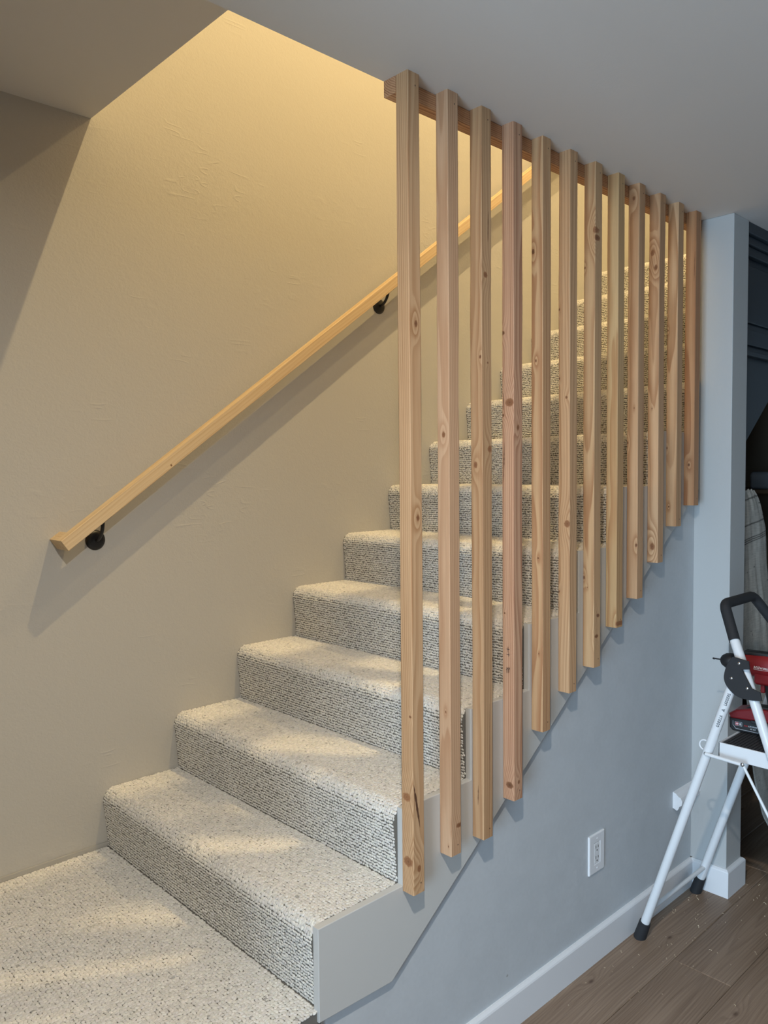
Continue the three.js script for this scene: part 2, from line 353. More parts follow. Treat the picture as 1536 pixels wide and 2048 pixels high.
// ---------------------------------------------------------------- timber
// solid fir: rings round a pith that wanders, lifted and darkened where branches (knots) ran out
function firTexture(len, spec) {
  const TW = 256, TH = 1536, EG = 64, BH = TH - EG, h = S / 2;
  const { pith = [0.05, -0.055], ring = 0.0048, early = [224, 190, 150], late = [188, 138, 100], knots = [], streaks = [], marks = [], k = 1, wob = 1 } = spec;
  const field = (x, y, z) => {
    const wx = wob * (0.012 * vn(y * 0.9, k * 7.3, 1) + 0.005 * vn(y * 2.6, k * 3.1, 2) + 0.0014 * vn(y * 8, k * 1.7, 6)), wz = wob * (0.009 * vn(y * 1.0, k * 5.7, 3) + 0.003 * vn(y * 3.1, k * 2.3, 4));
    let r = Math.hypot(x - pith[0] - wx, z - pith[1] - wz) + 0.0011 * vn(x * 90, y * 7, z * 90 + k), dark = 0, core = 0, kd = 9;
    for (const n of knots) {
      const ux = n.x - pith[0], uz = n.z - pith[1], ul = Math.hypot(ux, uz);
      const dx = x - n.x, dy = y - n.y, dz = z - n.z, al = (dx * ux + dz * uz) / ul;
      const px = dx - al * ux / ul, pz = dz - al * uz / ul, lat2 = px * px + pz * pz;
      const d = Math.sqrt(lat2 + dy * dy * 0.45), e = Math.sqrt(lat2 + dy * dy * 0.13);
      r += n.r * 2.4 * Math.exp(-((e / (n.r * 2.6)) ** 2));
      if (d < n.r * 1.6) { const c = 1 - sst(n.r * 0.75, n.r * 1.15, d * (1 + 0.15 * vn(x * 300, y * 300, z * 300))); if (c > core) { core = c; kd = d / n.r; } dark = Math.max(dark, (n.d ?? 0.6) * c * (0.55 + 0.45 * (1 - sst(0, 0.6, d / n.r)))); }
    }
    return [r, dark, core, kd];
  };
  return tex(TW, TH, (i, j) => {
    let x, y, z, end = false;
    if (j >= BH) { if (i >= 64) return early; end = true; x = -h + (i + 0.5) / 64 * S; z = -h + (j - BH + 0.5) / EG * S; y = 0; }
    else {
      const f = Math.floor(i / 64), u = ((i % 64) + 0.5) / 64; y = (j + 0.5) / BH * len;
      [x, z] = f === 0 ? [-h, -h + u * S] : f === 1 ? [-h + u * S, h] : f === 2 ? [h, h - u * S] : [h - u * S, -h];
    }
    const [r, dark, core, kd] = field(x, y, z);
    const rn = Math.floor(r / ring), f = r / ring - rn, lt = sst(0.15, 0.9, f) * (1 - sst(0.9, 1, f)) * (0.4 + 0.6 * hash3(rn + 40, k, 5));
    let c = mix3(early, late, lt * (end ? 1 : 0.85) + 0.16 * vn(x * 40, y * 2.2, z * 40 + k * 5) + 0.12 * vn(x * 14, y * 0.8, z * 14 + k * 3));
    const fib = 6 * vn(x * 1500, y * 22, z * 1500) + 4 * vn(x * 600, y * 7, z * 600) + 5 * vn(x * 20, y * 1.3, z * 20 + k);
    c = [c[0] + fib, c[1] + fib, c[2] + fib * 0.9];
    if (core > 0) { const rg = 0.5 + 0.5 * Math.sin(kd * 14); c = mix3(c, [168 - 22 * rg, 112 - 22 * rg, 70 - 16 * rg], core * 0.75); c = mix3(c, [66, 40, 26], dark * 0.85); }
    for (const s of streaks) {                           // bark pockets and pitch streaks: [x, z, y0, y1, width, drift, strength]
      const t = (y - s[2]) / (s[3] - s[2]); if (t < 0 || t > 1) continue;
      const cx = s[0] + s[5] * t, d = Math.abs((Math.abs(z - h) < 1e-6 ? x : x + (z - h) * 1) - cx) + Math.abs(s[1]) * 0;
      const onFace = (s[1] === 0 && Math.abs(x + h) < 1e-6) || (s[1] === 1 && Math.abs(z - h) < 1e-6) || s[1] === 2; if (!onFace || end) continue;
      const q = s[1] === 0 ? Math.abs(z - cx) : s[1] === 1 ? Math.abs(x - cx) : d;
      const wd = s[4] * Math.sin(Math.PI * t) * (1 + 0.4 * vn(y * 160, k, 3));
      c = mix3(c, [74, 44, 28], s[6] * (1 - sst(wd * 0.5, wd + 0.0004, q)));
    }
    if (!end) for (const n of marks) {                   // nail holes: [face, across, y, radius]
      const q = n[0] === 0 && Math.abs(x + h) < 1e-6 ? z - n[1] : n[0] === 1 && Math.abs(z - h) < 1e-6 ? x - n[1] : 9;
      const d = Math.hypot(q, y - n[2]); if (d < n[3] * 1.4) c = mix3(c, [40, 26, 20], 1 - sst(n[3] * 0.6, n[3] * 1.3, d));
    }
    return c;
  });
}
function timber(len, opt = {}) {                         // square stick along +y with eased corners, slight bow and wane
  const h = S / 2, r = opt.r ?? 0.0026, n = opt.seg ?? 28, TH = 1536, EG = 64, vb = (TH - EG) / TH, k = opt.k ?? 0, amp = opt.bow ?? 0.0012, wane = opt.wane ?? 0.0006;
  const ring = [];                                       // x, z, nx, nz, u
  const corners = [[-1, -1], [-1, 1], [1, 1], [1, -1]];
  const arc = (c, a0, a1, u0, u1) => { for (let i = 0; i <= 2; i++) { const a = a0 + (a1 - a0) * i / 2; ring.push([c[0] * (h - r) + r * Math.cos(a), c[1] * (h - r) + r * Math.sin(a), Math.cos(a), Math.sin(a), u0 + (u1 - u0) * i / 2]); } };
  const e = r / S / 4, P2 = Math.PI;
  arc(corners[0], -P2 / 2 - P2 / 4 + 0, -P2, 0, e * 1.0);
  arc(corners[1], P2, P2 / 2, 0.25 - e, 0.25 + e);
  arc(corners[2], P2 / 2, 0, 0.5 - e, 0.5 + e);
  arc(corners[3], 0, -P2 / 2, 0.75 - e, 0.75 + e);
  arc(corners[0], -P2 / 2, -P2 / 2 - P2 / 4, 1 - e, 1);
  const P = [], N = [], U = [], I = [], m = ring.length;
  for (let j = 0; j <= n; j++) {
    const y = len * j / n, fade = Math.min(1, 4 * Math.min(j, n - j) / n), bx1 = amp * vn(y * 1.4, k * 3.3, 1) * fade, bz1 = amp * vn(y * 1.2, k * 4.1, 2) * fade * (opt.flat ? 0 : 1);
    ring.forEach(([x, z, nx, nz, u], q) => {
      const w = wane * vn(y * 6, q * 0.7, k + 9) * fade;
      P.push(x + bx1 + nx * w, y, z + bz1 + nz * w); N.push(nx, 0, nz); U.push(u, y / len * vb);
    });
  }
  for (let j = 0; j < n; j++) for (let q = 0; q + 1 < m; q++) { const a = j * m + q, b = a + 1, c = a + m, d = c + 1; I.push(a, b, d, a, d, c); }
  for (const top of [0, 1]) {
    const y = top ? len : 0, base = P.length / 3; P.push(0, y, 0); N.push(0, top ? 1 : -1, 0); U.push(0.125, (vb + 1) / 2);
    for (const [x, z] of ring) { P.push(x, y, z); N.push(0, top ? 1 : -1, 0); U.push((x + h) / S * 0.24 + 0.004, vb + ((z + h) / S * 0.92 + 0.04) * (1 - vb)); }
    for (let q = 0; q + 1 < m; q++) top ? I.push(base, base + 1 + q, base + 2 + q) : I.push(base, base + 2 + q, base + 1 + q);
  }
  const g = new THREE.BufferGeometry();
  g.setAttribute('position', new THREE.Float32BufferAttribute(P, 3)); g.setAttribute('normal', new THREE.Float32BufferAttribute(N, 3)); g.setAttribute('uv', new THREE.Float32BufferAttribute(U, 2)); g.setIndex(I);
  return g;
}
const woodMat = (len, spec) => { const t = firTexture(len, spec); return std([1, 1, 1], 0.62, { map: t, bumpMap: t, bumpScale: 0.0005 }); };

// the slats: x of the left face, foot height, rows of the photograph used to place knots, then looks
const SX = [1.001, 1.1352, 1.2613, 1.3906, 1.5209, 1.6533, 1.7846, 1.9143, 2.0412, 2.1768, 2.3064, 2.439];
const SY = [0.1794, 0.227, 0.2278, 0.2923, 0.4509, 0.535, 0.5866, 0.6901, 0.7666, 0.8721, 0.9876, 1.0555];
const TOPPX = [136, 177, 210, 242, 272, 298, 322, 345, 365, 385, 403, 420], BOTPX = [1793, 1715, 1681, 1603, 1465, 1387, 1336, 1256, 1198, 1126, 1053, 1011];
// knots: [face 0 = left / 1 = front, across -1..1, row, radius mm, darkness]
const LOOK = [
  { l: 'dark bark streak and swirling knot low down', p: [0.02, -0.06], e: [207, 168, 128], t: [169, 123, 82], k: [[1, 0.1, 625, 5, .6], [1, 0.2, 1014, 5, .55], [0, 0.6, 1420, 2, .6], [0, -0.1, 1590, 7, .2], [0, 0.1, 1725, 8, .35], [1, 0.0, 1740, 6, .35]], s: [[0.004, 2, 1655, 1560, 0.0042, -0.02, 0.85]] },
  { l: 'oval knot ringed by long pointed grain', p: [0.05, 0.006], e: [205, 166, 131], t: [172, 125, 89], k: [[0, 0.1, 850, 5, .5], [0, 0.2, 1415, 2.5, .5], [1, 0.6, 1655, 4, .5], [0, 0.5, 1695, 1.5, .9]] },
  { l: 'grey stain and a mid-height knot', p: [0.042, -0.02], e: [195, 156, 116], t: [155, 108, 71], k: [[0, -0.2, 912, 6, .5], [0, 0.7, 697, 3, .8], [1, -0.2, 535, 5, .4], [1, 0.2, 708, 2, .6], [1, 0.5, 880, 6, .3]], s: [[0.006, 1, 470, 410, 0.0016, 0.001, 0.8], [0.0, 0, 1612, 1570, 0.0014, 0.001, 0.7], [0.008, 1, 1610, 1400, 0.0008, -0.004, 0.4]] },
  { l: 'dark foot knot and pencilled marks', p: [0.025, -0.07], e: [203, 159, 126], t: [163, 112, 82], k: [[0, -0.9, 650, 4, .9], [0, 0.3, 790, 7, .5], [0, -0.9, 815, 3, .9], [1, 0.0, 840, 5, .45], [0, 0.2, 1572, 6, .75], [1, 0.1, 1567, 4, .5], [0, -0.6, 1217, 1.6, .8]], s: [[-0.014, 0, 950, 870, 0.0016, 0.002, 0.9], [-0.015, 0, 805, 770, 0.0012, 0, 0.9]], pencil: 1 },
  { l: 'yellow streaked grain, black knot high up', p: [0.06, -0.02], e: [207, 167, 124], t: [165, 113, 75], k: [[0, -0.7, 493, 5, .95], [0, -0.2, 710, 3, .7], [0, 0.2, 1108, 2.5, .8], [0, 0.3, 1304, 1.6, .8]] },
  { l: 'fine straight grain, edge knot at mid height', p: [0.05, -0.06], e: [205, 164, 123], t: [172, 125, 85], k: [[0, -0.9, 608, 2.5, .9], [0, -0.9, 746, 2.5, .8], [0, 0.4, 785, 3, .5], [0, 0.6, 1040, 7, .4], [0, -0.9, 1180, 3, .7]] },
  { l: 'grain bursting round a high corner knot', p: [0.04, 0.0], e: [205, 166, 123], t: [157, 107, 69], k: [[0, 0.95, 455, 7, .3], [1, -0.5, 470, 6, .5], [0, -0.8, 526, 2.5, .8], [0, -0.8, 1152, 4, .6], [0, -0.2, 1172, 1.6, .7], [1, 0.2, 1230, 4, .6], [1, -0.2, 1272, 4, .5]] },
  { l: 'plain straight grain without knots', p: [0.075, 0.012], e: [205, 170, 123], t: [160, 108, 65], k: [[1, 0.2, 1248, 5, .25]] },
  { l: 'small knot close under the ceiling', p: [0.045, 0.01], e: [205, 164, 124], t: [163, 115, 77], k: [[0, 0.0, 393, 5, .6], [0, 0.3, 810, 1.6, .8], [0, -0.9, 880, 3, .8], [0, 0.8, 1088, 4, .75]] },
  { l: 'paired round knots in its upper third', p: [0.05, 0.004], e: [205, 163, 123], t: [160, 110, 72], k: [[0, -0.3, 500, 7, .35], [0, 0.3, 530, 6, .6], [0, -0.2, 812, 1.6, .8], [0, 0.0, 1093, 8, .5]] },
  { l: 'wavy grain and tiny black pin knots', p: [0.045, -0.012], e: [205, 164, 123], t: [163, 115, 75], k: [[0, -0.8, 655, 2.2, 1], [0, -0.8, 893, 2.2, .9], [0, -0.4, 1013, 2.4, 1]] },
  { l: 'reddish, standing against the wall pier', p: [0.065, -0.01], e: [192, 145, 104], t: [155, 102, 65], k: [[0, 0.0, 928, 4, .8]], s: [[0.012, 0, 560, 500, 0.0012, 0.003, 0.5]] },
];
const rowY = (i, row) => (BOTPX[i] - row) / (BOTPX[i] - TOPPX[i]) * (H - SY[i]);      // height above the slat's foot
const ORD = ['first', 'second', 'third', 'fourth', 'fifth', 'sixth', 'seventh', 'eighth', 'ninth', 'tenth', 'eleventh', 'last'];
SX.forEach((x, i) => {
  const a = LOOK[i], len = H - SY[i], h = S / 2;
  const knots = a.k.map(([f, s, row, r, d]) => ({ x: f === 0 ? -h : s * h, z: f === 0 ? s * h : h, y: rowY(i, row), r: r / 1000, d }));
  const streaks = (a.s ?? []).map(s => { const t = [...s]; t[2] = rowY(i, s[2]); t[3] = rowY(i, s[3]); return t; });
  const marks = [[1, 0.006, 0.024, 0.0016], [1, 0.006, len - 0.028, 0.0016]];
  const mat = woodMat(len, { pith: a.p, early: a.e, late: a.t, knots, streaks, marks, k: i + 1, ring: 0.0054 + 0.001 * (i % 3) });
  const o = single('wood_slat', timber(len, { k: i + 1 }), mat, ORD[i] + ' slat from the stair foot, ' + a.l, 'slat', 'vertical slats of the stair screen');
  o.position.set(x + h, SY[i], W + h);
  if (a.pencil) {                                        // pencilled tally and letters on the left face
    const cv = document.createElement('canvas'); cv.width = 64; cv.height = 256; const g = cv.getContext('2d');
    g.strokeStyle = '#4a3a34'; g.lineWidth = 4; g.fillStyle = '#4a3a34';
    for (const [x0, y0, x1, y1] of [[18, 40, 50, 40], [34, 20, 34, 66], [18, 84, 50, 84], [42, 66, 42, 100], [20, 190, 20, 236], [34, 190, 34, 236], [14, 214, 36, 190], [44, 190, 44, 232], [52, 190, 44, 212]]) { g.beginPath(); g.moveTo(x0, y0); g.lineTo(x1, y1); g.stroke(); }
    const t = new THREE.CanvasTexture(cv); t.colorSpace = THREE.SRGBColorSpace;
    const d = part('pencil_marks', new THREE.PlaneGeometry(0.02, 0.085).rotateY(-Math.PI / 2).translate(-h - 0.0022, rowY(i, 1312), 0.0), new THREE.MeshStandardMaterial({ map: t, transparent: true, roughness: 0.8, polygonOffset: true }), o);
    d.userData.label = 'pencilled tally marks'; d.castShadow = false;
  }
});
// rail under the ceiling that the slats are nailed to
{
  const len = XP - 1.001 - 0.001;
  const o = single('ceiling_rail', timber(len, { k: 31, bow: 0 , wane: 0.0003 }), woodMat(len, { pith: [-0.06, 0.045], early: [214, 170, 128], late: [150, 96, 66], k: 31, ring: 0.0046, knots: [{ x: 0, z: 0.0192, y: 0.2, r: 0.003, d: 0.8 }] }), 'square fir rail under the ceiling behind the slat tops', 'rail');
  o.rotation.set(0, 0, -Math.PI / 2); o.position.set(1.001, H - S / 2, W - S / 2);
}
// ---- handrail with its return and black brackets
{
  const th = Math.atan(0.715), len = 3.75, cx = Math.cos(th), cy = Math.sin(th), hr = 0.0198;
  const o = thing('handrail', 'light square wooden handrail returned to the plaster wall', 'handrail', [0.608 + 0, 0.9775, 0]);
  const spec = { early: [224, 198, 158], late: [210, 178, 134], k: 41, ring: 0.0105, pith: [0.09, -0.03], knots: [{ x: 0.01, z: 0.0192, y: 0.42, r: 0.002, d: 0.7 }] };
  const mat = woodMat(len, spec);
  const rail = part('rail', timber(len, { k: 41, bow: 0, wane: 0.0002, r: 0.002 }), mat, o);
  rail.rotation.set(0, 0, th - Math.PI / 2); rail.position.set(0, 0, 0.09 - hr);
  const ret = part('wall_return', timber(0.0525, { k: 42, bow: 0, wane: 0, seg: 4, r: 0.0012 }), mat, o);
  // lies across, from the wall to the back of the rail
  ret.rotation.set(Math.PI / 2, 0, 0); ret.position.set(cx * 0.0192, cy * 0.0192, 0.0002);
  ret.rotation.order = 'ZXY'; ret.rotation.set(Math.PI / 2, 0, th);
  for (const [x, y] of [[0.737, 0.982], [1.962, 1.869], [3.2, 2.755]]) {
    const b = thing('handrail_bracket', 'round black metal handrail bracket ' + (x < 1 ? 'close to the lower end of the rail' : x < 2.5 ? 'half hidden behind the first slat' : 'near the top of the stairs'), 'bracket', [x, y, 0], 'black handrail brackets');
    part('rosette', lathe([[0, 0.0125], [0.02, 0.0115], [0.028, 0.008], [0.0315, 0.002], [0.0315, 0], [0, 0]], 32).rotateX(Math.PI / 2), M.black, b);
    const yr = 0.961 + 0.715 * (x - 0.619) - y - 0.002;
    part('arm', tube([[0, 0, 0.008], [0, 0.003, 0.024], [0, 0.016, 0.041], [0.001, 0.034, 0.052], [0.002, yr - 0.003, 0.056]], 0.0058, 24, 12), M.black, b);
    part('saddle', new THREE.BoxGeometry(0.05, 0.003, 0.022).rotateZ(th).translate(0.002, yr + 0.0008, 0.064), M.black, b);
  }
}
// ---------------------------------------------------------------- lamps
for (const [x, y, z, cd] of UP_LAMPS) {
  const o = thing('ceiling_lamp', 'warm bulb lamp holder with added blocking shade on the upstairs hall ceiling ' + (x < 2 ? 'above the lower stairs' : 'above the upper stairs'), 'lamp', [x, UPC, z], 'upstairs hall lamps');
  part('canopy', lathe([[0, 0], [0.06, 0], [0.06, -0.012], [0.03, -0.03], [0.022, -0.1], [0.022, -0.17], [0, -0.17]]), M.white, o);
  part('added_shade', lathe([[0.022, -0.1], [0.05, -0.13], [0.11, -0.245], [0.113, -0.245], [0.053, -0.126], [0.024, -0.094]], 36), M.bronze, o);  // unseen shade, added to stop light bouncing off the hall ceiling
  const glow = std([1, 0.9, 0.75], 0.5); glow.emissive.setRGB(...WARM); glow.emissiveIntensity = 14;
  part('bulb', new THREE.SphereGeometry(0.032, 24, 16).scale(1, 1.15, 1).translate(0, y - UPC, 0), glow, o);
  const l = new THREE.PointLight(new THREE.Color().setRGB(...WARM), cd, 0, 2); l.position.set(0, y - UPC, 0); l.castShadow = true; l.shadow.radius = 1.0; o.add(l);
}
for (const [x, z, rad] of DOWNLIGHTS) {
  const o = thing('downlight', 'flat round recessed downlight in the room ceiling before the landing', 'lamp', [x, H, z]);
  part('trim_ring', lathe([[0.05, 0], [0.05, -0.004], [0.068, -0.006], [0.075, -0.002], [0.075, 0]]), M.white, o);
  const glow = std([1, 1, 1], 0.5); glow.emissive.setRGB(...ROOMWARM); glow.emissiveIntensity = 12;
  part('diffuser', new THREE.CylinderGeometry(0.05, 0.05, 0.003, 28).translate(0, -0.0015, 0), glow, o);
  const l = new THREE.RectAreaLight(new THREE.Color().setRGB(...ROOMWARM), rad, 0.055, 0.055); l.position.set(0, -0.008, 0); l.rotation.x = -Math.PI / 2; o.add(l);
}
// guard of square balusters round the upstairs stairwell (its shadow falls across the lower treads)
{
  const o = thing('guard_rail', 'upstairs wooden guard rail with square balusters along the stairwell edge', 'guard rail', [0, UPFL, 1.05]);
  const pine = std([0.7, 0.5, 0.32], 0.6);
  part('top_rail', rbx(0.76, 3.4, 1.02, 1.058, -0.02, 0.045, 0.004), pine, o);
  part('bottom_rail', rbx(0.76, 3.4, 0.0, 0.03, 0.0, 0.03, 0.004), pine, o);
  let n = 0;
  for (let x = 0.88; x < 3.4; x += 0.125) part('baluster', bx(x - 0.019, x + 0.019, 0.03, 1.02, 0, 0.036), pine, o);
}

// ---------------------------------------------------------------- wall socket
{
  const o = thing('wall_outlet', 'white duplex wall outlet low on the under-stair wall', 'outlet', [1.8905, -0.0405, ZW]);
  part('cover_plate', prism([[-0.0445, -0.0635], [0.0445, -0.0635], [0.0445, 0.0635], [-0.0445, 0.0635]], -0.003, 0.0062, 0.003, [[[-0.0168, -0.0338], [-0.0168, 0.0338], [0.0168, 0.0338], [0.0168, -0.0338]]]), M.white, o);
  const f = part('receptacle', rbx(-0.0162, 0.0162, -0.0332, 0.0332, -0.004, 0.0056, 0.002), M.white, o);
  const slots = [];
  for (const s of [-1, 1]) slots.push(bx(-0.008, -0.0055, s * 0.017 - 0.001, s * 0.017 + 0.008, 0.0045, 0.0059), bx(0.0055, 0.008, s * 0.017 - 0.0005, s * 0.017 + 0.007, 0.0045, 0.0059), new THREE.CylinderGeometry(0.0026, 0.0026, 0.0014, 12).rotateX(Math.PI / 2).translate(0, s * 0.017 - 0.008, 0.0052));
  part('slots', slots, M.dark, f);
  for (const s of [-1, 1]) part('screw', new THREE.SphereGeometry(0.0028, 12, 8).scale(1, 1, 0.5).translate(0, s * 0.0485, 0.0062), M.white, o);
}

// ---------------------------------------------------------------- step ladder
{
  const XA = 2.10, XB = 2.515, rL = 0.0146;
  const o = thing('step_ladder', 'white folding step ladder with black grips standing by the wall pier', 'step ladder', [0, 0, 0]);
  const legAt = (X, y) => [X, y, 1.115 + 0.325 * (y + 0.379)];
  for (const [X, nm] of [[XA, 'near'], [XB, 'far']]) {
    part('rear_leg', rod(legAt(X, FL + 0.05), legAt(X, 0.6), rL), M.enamel, o);
    const f = legAt(X, FL), f2 = legAt(X, FL + 0.062);
    part('rubber_foot', rod([f[0], f[1] + 0.0, f[2]], f2, 0.0205, 0.0185, 20), M.rubber, o);
    const s = X === XA ? 1 : -1;
    const path = [[X + s * 0.06, 0.695, 1.375], [X + s * 0.03, 0.632, 1.412], [X + s * 0.006, 0.56, 1.449], [X - s * 0.002, 0.48, 1.48], [X - s * 0.02, 0.1, 1.62], [X - s * 0.045, FL + 0.05, 1.805]];
    part('front_rail', tube(path, rL, 60, 16), M.enamel, o);
    part('rubber_foot', rod([X - s * 0.046, FL, 1.822], [X - s * 0.045, FL + 0.062, 1.8], 0.0205, 0.0185, 20), M.rubber, o);
    // hinge plate between the rails
    const hp = new THREE.Shape(); // z to the right, y up, seen from -x
    hp.moveTo(1.418, 0.618); hp.lineTo(1.464, 0.612); hp.lineTo(1.467, 0.59); hp.lineTo(1.444, 0.585); hp.lineTo(1.474, 0.532); hp.lineTo(1.498, 0.525); hp.lineTo(1.503, 0.502);
    hp.quadraticCurveTo(1.45, 0.492, 1.425, 0.505); hp.quadraticCurveTo(1.388, 0.53, 1.393, 0.56); hp.quadraticCurveTo(1.398, 0.595, 1.418, 0.618);
    const g = new THREE.ExtrudeGeometry(hp, { depth: 0.004, bevelEnabled: true, bevelSize: 0.001, bevelThickness: 0.001, bevelSegments: 1 });
    g.applyMatrix4(new THREE.Matrix4().set(0, 0, s, X - s * 0.0195, 0, 1, 0, 0, 1, 0, 0, 0, 0, 0, 0, 1)); if (s > 0) flip(plainIn(g));
    const pl = part('hinge_plate', g, M.rubber, o);
    for (const [z, y] of [[1.437, 0.602], [1.415, 0.553], [1.462, 0.531]]) part('rivet', new THREE.SphereGeometry(0.0048, 14, 10).scale(0.6, 1, 1).translate(X - s * 0.0205, y, z), M.steel, pl);
    // folding brace under the platform
    part('brace', rod([X - s * 0.017, 0.3, 1.336], [X - s * 0.019, 0.296, 1.452], 0.0055), M.enamel, o);
    part('brace', rod([X - s * 0.019, 0.296, 1.452], [X - s * 0.021, -0.08, 1.665], 0.0042), M.enamel, o);
    part('bolt', new THREE.SphereGeometry(0.0062, 14, 10).scale(0.6, 1, 1).translate(X - s * 0.024, 0.298, 1.452), M.steel, o);
    part('bolt', new THREE.SphereGeometry(0.0058, 14, 10).scale(0.6, 1, 1).translate(X - s * 0.0155, 0.3, 1.336), M.steel, o);
  }
  const grip = new THREE.CurvePath(), gp = [[XA + 0.04, 0.655, 1.3985], [XA + 0.094, 0.757, 1.342], [XB - 0.094, 0.757, 1.342], [XB - 0.04, 0.655, 1.3985]].map(p => new THREE.Vector3(...p));
  const gl = (a, b, d) => a.clone().add(b.clone().sub(a).setLength(d)), g1 = gl(gp[1], gp[0], 0.026), g2 = gl(gp[1], gp[2], 0.026), g3 = gl(gp[2], gp[1], 0.026), g4 = gl(gp[2], gp[3], 0.026);
  grip.add(new THREE.LineCurve3(gp[0], g1)); grip.add(new THREE.QuadraticBezierCurve3(g1, gp[1], g2)); grip.add(new THREE.LineCurve3(g2, g3)); grip.add(new THREE.QuadraticBezierCurve3(g3, gp[2], g4)); grip.add(new THREE.LineCurve3(g4, gp[3]));
  part('handle_grip', new THREE.TubeGeometry(grip, 90, 0.0166, 16), M.rubber, o);
  part('cross_bar', rod(legAt(XA, -0.285), legAt(XB, -0.285), 0.0075), M.enamel, o);
  part('spreader_ring', new THREE.TorusGeometry(0.016, 0.003, 8, 24).rotateY(Math.PI / 2).translate(XA + 0.01, 0.318, 1.322), M.enamel, o);
  // platform: enamel tray with a ribbed black mat
  const tray = part('platform', [rbx(XA + 0.02, XA + 0.026, 0.287, 0.334, 1.36, 1.66, 0.002), rbx(XB - 0.026, XB - 0.02, 0.287, 0.334, 1.36, 1.66, 0.002), rbx(XA + 0.02, XB - 0.02, 0.287, 0.334, 1.36, 1.366, 0.002), rbx(XA + 0.02, XB - 0.02, 0.287, 0.334, 1.654, 1.66, 0.002), rbx(XA + 0.022, XB - 0.022, 0.318, 0.328, 1.362, 1.658, 0.002)], M.enamel, o);
  const mat = std([0.035, 0.036, 0.04], 0.7), ribs = [rbx(XA + 0.028, XB - 0.028, 0.327, 0.332, 1.368, 1.652, 0.001)];
  for (let z = 1.374; z < 1.65; z += 0.0105) ribs.push(bx(XA + 0.03, XB - 0.03, 0.331, 0.3345, z, z + 0.007));
  part('ribbed_mat', ribs, mat, tray);
  // lettering along the near rear leg
  const cv = document.createElement('canvas'); cv.width = 1024; cv.height = 96; const g = cv.getContext('2d');
  g.clearRect(0, 0, 1024, 96); g.fillStyle = '#3a4048'; g.font = 'bold 84px sans-serif'; g.textBaseline = 'middle'; g.textAlign = 'left';
  g.fillText('GORILLA', 10, 50); g.textAlign = 'right'; g.fillText('LADDERS', 1014, 50);
  g.strokeStyle = '#3a4048'; g.lineWidth = 10;
  for (const q of [[480, 78, 515, 18], [515, 18, 550, 78], [498, 78, 515, 46], [515, 46, 532, 78]]) { g.beginPath(); g.moveTo(q[0], q[1]); g.lineTo(q[2], q[3]); g.stroke(); }
  const t = new THREE.CanvasTexture(cv); t.colorSpace = THREE.SRGBColorSpace;
  const a = new THREE.Vector3(...legAt(XA, 0.392)), b = new THREE.Vector3(...legAt(XA, 0.506)), len = a.distanceTo(b), span = 0.95;
  const cg = new THREE.CylinderGeometry(rL + 0.0004, rL + 0.0004, len, 16, 1, true, -span / 2, span);
  const uv = cg.attributes.uv; for (let i = 0; i < uv.count; i++) uv.setXY(i, uv.getY(i), 1 - uv.getX(i));
  const q0 = new THREE.Quaternion().setFromUnitVectors(new THREE.Vector3(0, 1, 0), b.clone().sub(a).normalize());
  cg.rotateY(-1.25); cg.applyQuaternion(q0); cg.translate((a.x + b.x) / 2, (a.y + b.y) / 2, (a.z + b.z) / 2);
  const dec = part('lettering', cg, new THREE.MeshStandardMaterial({ map: t, transparent: true, roughness: 0.5, polygonOffset: true }), o); dec.castShadow = false; dec.userData.label = 'dark printed lettering along the leg';
}
function plainIn(g) { const q = g.index ? g.toNonIndexed() : g; return q; }

